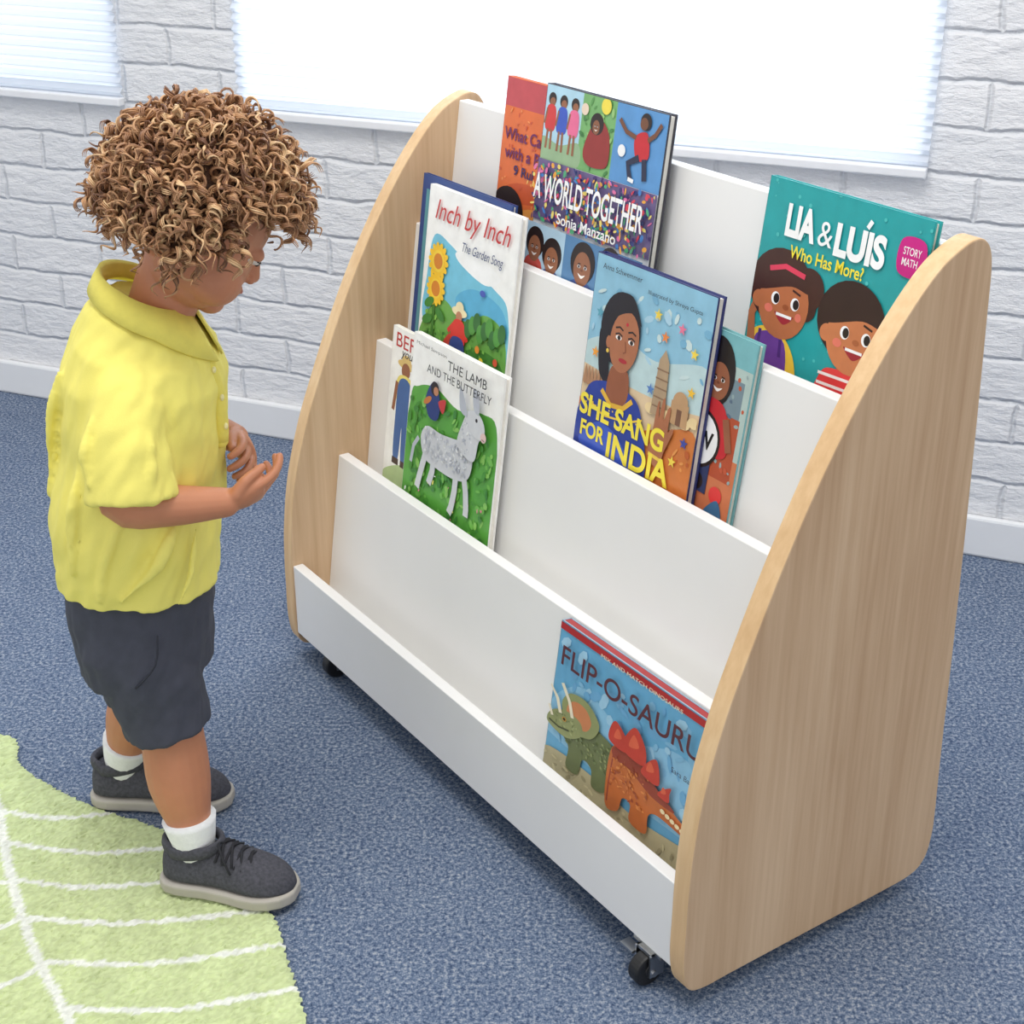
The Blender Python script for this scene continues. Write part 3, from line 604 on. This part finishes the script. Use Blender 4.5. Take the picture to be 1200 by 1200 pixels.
bm=bmesh.new(); ell(bm,hp(.0800,0,-.0482),[q*HS for q in (.0058,.0130,.0036)],HR); ell(bm,hp(.0775,0,-.0565),[q*HS for q in (.0056,.0112,.0040)],HR); o=kobj(bm,'lips',M_lip); remesh(o,.001,3)

# hair
def region(d):
    if d.x>.30 and d.z<.36: return False
    if d.z<-.55: return False
    if d.x>.10 and d.z<-.08: return False
    return True
bm=bmesh.new(); bmesh.ops.create_icosphere(bm,subdivisions=5,radius=1)
kill=[v for v in bm.verts if not region(v.co.normalized())]
bmesh.ops.delete(bm,geom=kill,context='VERTS')
for v in bm.verts:
    d=v.co.normalized(); q=Vector((d.x*.084-.008,d.y*.074,d.z*.080+.012)); q=q+d*(.014+.008*noise.noise(d*9))
    v.co=HM@q
kobj(bm,'hair_undercap',mat('hair_dark_base',(84,54,36),.8,.3,90,bump=.8,bscale=260,bdist=.004))
cols=[((104,68,46),0),((146,104,72),1),((182,138,98),2),((212,176,132),3)]
curves=[]
for c,i in cols:
    cu=bpy.data.curves.new('curls_%d'%i,'CURVE'); cu.dimensions='3D'; cu.bevel_depth=.00105; cu.bevel_resolution=1; cu.use_fill_caps=True
    m=mat('hair_curl_%d'%i,c,.5,.15,120); cu.materials.append(m); curves.append(cu)
rr=random.Random(11); GA=math.pi*(3-math.sqrt(5)); N=1900
for i in range(N):
    z=1-2*(i+.5)/N; r=math.sqrt(1-z*z); d=Vector((r*math.cos(i*GA),r*math.sin(i*GA),z))
    d=(d+Vector((rr.gauss(0,.03),rr.gauss(0,.03),rr.gauss(0,.03)))).normalized()
    if not region(d): continue
    root=HM@Vector((d.x*.087-.008,d.y*.077,d.z*.084+.012)); nrm=(HR@d).normalized()
    front=d.x>.25 and d.z<.7
    L=rr.uniform(.026,.046)*(.95 if front else 1)
    if d.x<-.3: L*=.90
    down=Vector((rr.gauss(0,.45),rr.gauss(0,.45),-1)).normalized()
    p=root.copy(); path=[p.copy()]; dirv=(nrm+Vector((rr.gauss(0,.35),rr.gauss(0,.35),rr.gauss(0,.35)))).normalized()
    steps=24
    for k in range(steps):
        t=k/steps
        v=(dirv*(1-t*.85)+down*(t*.75)).normalized(); p=p+v*L*1.25/steps
        q=HMI@p; e=Vector(((q.x+.008)/.084,q.y/.074,(q.z-.012)/.080)).length
        if e<1.12: p=p+nrm*.0012
        path.append(p.copy())
    rad=rr.uniform(.0036,.0066); turns=rr.uniform(1.6,2.9); ph0=rr.uniform(0,6.28); hand_=rr.choice((-1,1))
    base_c=rr.gauss(1.8,.75)
    for sN in range(3):
        ph=ph0+sN*.30
        ci=min(3,max(0,int(base_c+rr.gauss(.3,.45))))
        sp=curves[ci].splines.new('POLY'); sp.points.add(steps)
        for k in range(steps+1):
            t=k/steps; tg=(path[min(k+1,steps)]-path[max(k-1,0)]).normalized()
            a=Vector((0,1,.2)) if abs(tg.y)<.8 else Vector((1,0,0)); u=(a-tg*a.dot(tg)).normalized(); w=tg.cross(u)
            R=rad*min(1,t*4)*(1-.2*t); an=ph+hand_*turns*2*math.pi*t
            q=path[k]+(u*math.cos(an)+w*math.sin(an))*(R+.0004*sN)+tg*.0012*sN
            sp.points[k].co=(q.x,q.y,q.z,1); sp.points[k].radius=(1.0 if t<.75 else 1-(t-.75)*3)
for cu in curves:
    o=bpy.data.objects.new(cu.name,cu); link(o,kid_e,KI)

# shirt
bm=bmesh.new()
cy=1.58
loft(bm,[ering(-.433,cy,.404,.091,.105,tilt=.04),ering(-.432,cy,.43,.093,.108),ering(-.427,cy,.48,.094,.110),ering(-.417,cy,.54,.091,.111),ering(-.407,cy,.60,.089,.110),ering(-.402,cy,.65,.085,.106,tilt=.1),ering(-.398,cy,.685,.073,.093,tilt=.2),ering(-.394,cy,.71,.058,.070,tilt=.35),ering(-.389,cy,.728,.045,.051,tilt=.45)])
def sleeve(pts,rad): tube(bm,pts,rad,24,n=3,balls=False); ell(bm,pts[0],(rad[0],)*3)
sleeve([(-.400,1.524,.665),(-.402,1.502,.640),(-.404,1.481,.60),(-.402,1.468,.551)],[.044,.046,.0455,.0480])
sleeve([(-.396,1.636,.665),(-.402,1.658,.640),(-.404,1.678,.60),(-.400,1.690,.558)],[.044,.046,.0455,.0480])
# drape folds pulled from the armpit towards the hem, and at the sleeve
def crease(pts,r): tube(bm,pts,[r*.4]+[r]*(len(pts)-2)+[r*.4],8,n=4,balls=False)
for pts,r in (([(-.455,1.492,.600),(-.470,1.478,.53),(-.482,1.480,.45)],.007),([(-.360,1.486,.52),(-.385,1.470,.47),(-.430,1.468,.42)],.007),([(-.345,1.500,.50),(-.352,1.490,.45),(-.370,1.482,.41)],.006),([(-.420,1.470,.52),(-.440,1.469,.47),(-.455,1.471,.42)],.006),([(-.432,1.462,.645),(-.440,1.448,.61),(-.437,1.437,.575)],.006),([(-.375,1.463,.635),(-.372,1.445,.60),(-.378,1.432,.565)],.005),([(-.480,1.53,.67),(-.500,1.53,.60),(-.512,1.54,.52)],.006)): crease(pts,r)
o=kobj(bm,'polo_shirt',M_shirt); remesh(o,.0028,7,.5)
tx=bpy.data.textures.new('fold','CLOUDS'); tx.noise_scale=.08; tx.noise_depth=0
tx2=bpy.data.textures.new('fold_fine','CLOUDS'); tx2.noise_scale=.024; tx2.noise_depth=1
fe=bpy.data.objects.new('fold_direction',None); link(fe,kid_e,Matrix.Rotation(.5,4,'Y')@Matrix.Diagonal((1,1,3.4,1)))
def folds(o,s1,s2):
    dm=o.modifiers.new('folds','DISPLACE'); dm.texture=tx; dm.strength=s1; dm.mid_level=.5; dm.texture_coords='LOCAL'
    dm=o.modifiers.new('wrinkles','DISPLACE'); dm.texture=tx2; dm.strength=s2; dm.mid_level=.5; dm.texture_coords='OBJECT'; dm.texture_coords_object=fe
folds(o,.008,.0095)
# collar: folded, flat, with pointed fronts
bm=bmesh.new(); n=60; rows=[]
for ri,pr in enumerate(((.042,.046,.000),(.0435,.048,.014),(.046,.051,.0165),(.052,.059,.004),(.0585,.068,-.012))):
    row=[]
    for k in range(n+1):
        a=math.radians(9)+(2*math.pi-math.radians(18))*k/n
        e_=min(k,n-k); pt=max(0,1-e_/11)*(0,0,0,.5,1)[ri]
        x=pr[0]*math.cos(a)+.016*pt; y=pr[1]*math.sin(a)*(1+.1*pt)
        row.append(bm.verts.new((-.392+x,cy+y,.732-.50*x+pr[2]-.016*pt)))
    rows.append(row)
for a,b_ in zip(rows[:-1],rows[1:]):
    for k in range(n): bm.faces.new([a[k],a[k+1],b_[k+1],b_[k]])
o=kobj(bm,'collar',M_shirt2); sm=o.modifiers.new('s','SOLIDIFY'); sm.thickness=.0024; sm.offset=0
# placket + buttons
bm=bmesh.new()
pl=[(-.337,cy-.012,.682),(-.3265,cy-.013,.650),(-.3225,cy-.013,.61),(-.3240,cy-.013,.575)]
tube(bm,pl,[.0098]*4,14,n=3)
kobj(bm,'placket',M_shirt2)
bm=bmesh.new()
for x,z in ((-.3225,.660),(-.3165,.628),(-.3150,.594)): ell(bm,(x,cy-.0195,z),(.0025,.0035,.0038))
kobj(bm,'buttons',mat('button',(240,230,170),.3))

# shorts
bm=bmesh.new()
loft(bm,[ering(-.435,cy,.285,.075,.094),ering(-.435,cy,.33,.082,.100),ering(-.435,cy,.38,.084,.098),ering(-.435,cy,.43,.078,.092)])
tube(bm,[(-.430,1.540,.35),(-.421,1.533,.29),(-.408,1.528,.222)],[.060,.057,.0515],24,n=3,balls=False)
tube(bm,[(-.446,1.620,.35),(-.452,1.636,.27),(-.465,1.648,.190)],[.060,.056,.0510],24,n=3,balls=False)
o=kobj(bm,'shorts',M_short); remesh(o,.0028,3,.5); folds(o,.007,.008)
bm=bmesh.new(); tube(bm,[(-.395,1.4775,.375),(-.40,1.4725,.34),(-.425,1.4725,.31)],[.0012]*3,6,n=4); kobj(bm,'pocket_seam',mat('seam',(46,48,58),.9))

# shoes and socks
def shoe(tag,heel,dr,L,z0):
    d=Vector((dr[0],dr[1],0)).normalized(); ang=math.atan2(d.y,d.x)
    M=Matrix.Translation((heel[0],heel[1],z0))@Matrix.Rotation(ang,4,'Z')
    s_=[0,.02,.07,.15,.25,.35,.45,.55,.65,.75,.85,.93,.98,1]
    w_=[.010,.019,.027,.030,.030,.029,.030,.032,.035,.036,.032,.024,.014,.006]
    h_=[.026,.040,.046,.046,.045,.046,.050,.046,.041,.036,.031,.025,.016,.008]
    bm=bmesh.new(); rings=[]
    for s,w,h in zip(s_,w_,h_):
        r=[]
        for k in range(20):
            a=math.pi*k/19; c=math.cos(a); q=math.sin(a)
            y=w*(abs(c)**.7)*(1 if c>=0 else -1); zz=h*q**.75
            y*= (1-.10*(zz/h)**2) if s<.4 else (1-.22*(zz/h)**2)
            r.append(M@Vector((s*L,y,.014+zz)))
        rings.append(r)
    loft(bm,rings)
    o=kobj(bm,'shoe_upper_'+tag,M_shoe); ss=o.modifiers.new('u','SUBSURF'); ss.levels=1; ss.render_levels=1
    bm=bmesh.new(); outl=[(s*L*1.03-.003,w+.004) for s,w in zip(s_,w_)]
    pts=outl+[(x,-y) for x,y in outl[::-1]]
    lo=[bm.verts.new(M@Vector((x,y*.97,0))) for x,y in pts]; hi=[bm.verts.new(M@Vector((x,y,.017))) for x,y in pts]
    bm.faces.new(lo); bm.faces.new(hi[::-1])
    for i in range(len(pts)): bm.faces.new([lo[i],hi[i],hi[(i+1)%len(pts)],lo[(i+1)%len(pts)]])
    o=kobj(bm,'shoe_sole_'+tag,M_sole,False); bevel(o,.004,3,50)
    bm=bmesh.new()
    rings=[]
    for k in range(36):
        an=2*math.pi*k/36; cx=.040+.036*math.cos(an); cyy=.0255*math.sin(an); zc=.060+.005*math.cos(an)+(.006 if math.cos(an)<-.6 else 0)
        rd=Vector((math.cos(an),math.sin(an)*1.1,0)).normalized()
        rings.append([bm.verts.new(M@(Vector((cx,cyy,zc))+rd*.0042*math.cos(b)+Vector((0,0,1))*.009*math.sin(b))) for b in [2*math.pi*j/8 for j in range(8)]])
    for k in range(36):
        A=rings[k]; Bq=rings[(k+1)%36]
        for j in range(8): bm.faces.new([A[j],A[(j+1)%8],Bq[(j+1)%8],Bq[j]])
    kobj(bm,'shoe_collar_'+tag,M_shoe)
    bm=bmesh.new(); 
    for s,z in ((.47,.066),(.54,.0635),(.61,.059),(.68,.0545)):
        tube(bm,[M@Vector((s*L-.003,-.022,z-.012)),M@Vector((s*L,0,z)),M@Vector((s*L+.004,.022,z-.012))],[.0018]*3,8,n=4)
        tube(bm,[M@Vector((s*L+.006,-.022,z-.014)),M@Vector((s*L,0,z+.001)),M@Vector((s*L-.003,.022,z-.011))],[.0018]*3,8,n=4)
    tube(bm,[M@Vector((.47*L,0,.067)),M@Vector((.47*L,-.014,.074)),M@Vector((.52*L,-.024,.062)),M@Vector((.58*L,-.030,.045))],[.0016]*4,8,n=4)
    kobj(bm,'shoe_laces_'+tag,M_lace)
shoe('right',(-.426,1.512),(.97,-.22),.168,.0098)
shoe('left',(-.558,1.687),(.995,-.06),.184,.003)
bm=bmesh.new(); tube(bm,[(-.387,1.503,.050),(-.387,1.503,.075),(-.3905,1.507,.105)],[.0215,.0270,.0330],20,n=3,balls=False); kobj(bm,'sock_right',M_sock)
bm=bmesh.new(); tube(bm,[(-.514,1.682,.045),(-.511,1.681,.072),(-.502,1.676,.102)],[.0215,.0270,.0330],20,n=3,balls=False); kobj(bm,'sock_left',M_sock)

# ---------------- light
w=bpy.data.worlds.new('world'); S.world=w; w.use_nodes=True
bg=w.node_tree.nodes['Background']; bg.inputs['Color'].default_value=(.97,.985,1,1); bg.inputs['Strength'].default_value=.95
def area(name,loc,target,size,energy,col=(1,1,1)):
    l=bpy.data.lights.new(name,'AREA'); l.shape='RECTANGLE'; l.size=size[0]; l.size_y=size[1]; l.energy=energy; l.color=col
    o=bpy.data.objects.new(name,l); S.collection.objects.link(o); o.location=loc
    o.rotation_euler=(Vector(target)-Vector(loc)).to_track_quat('-Z','Y').to_euler(); return o
area('ceiling_light',(-.2,1.2,2.7),(0,1.8,.3),(1.1,.9),32,(1,.98,.95))
def wl(p): return WM@Vector(p)
area('daylight_window',wl((1.5,.7,1.75)),wl((1.4,-1,.9)),(.9,.9),52,(.95,.98,1))
area('daylight_window.001',wl((-.4,.7,1.75)),wl((-.2,-1,.8)),(.9,.9),26,(.95,.98,1))
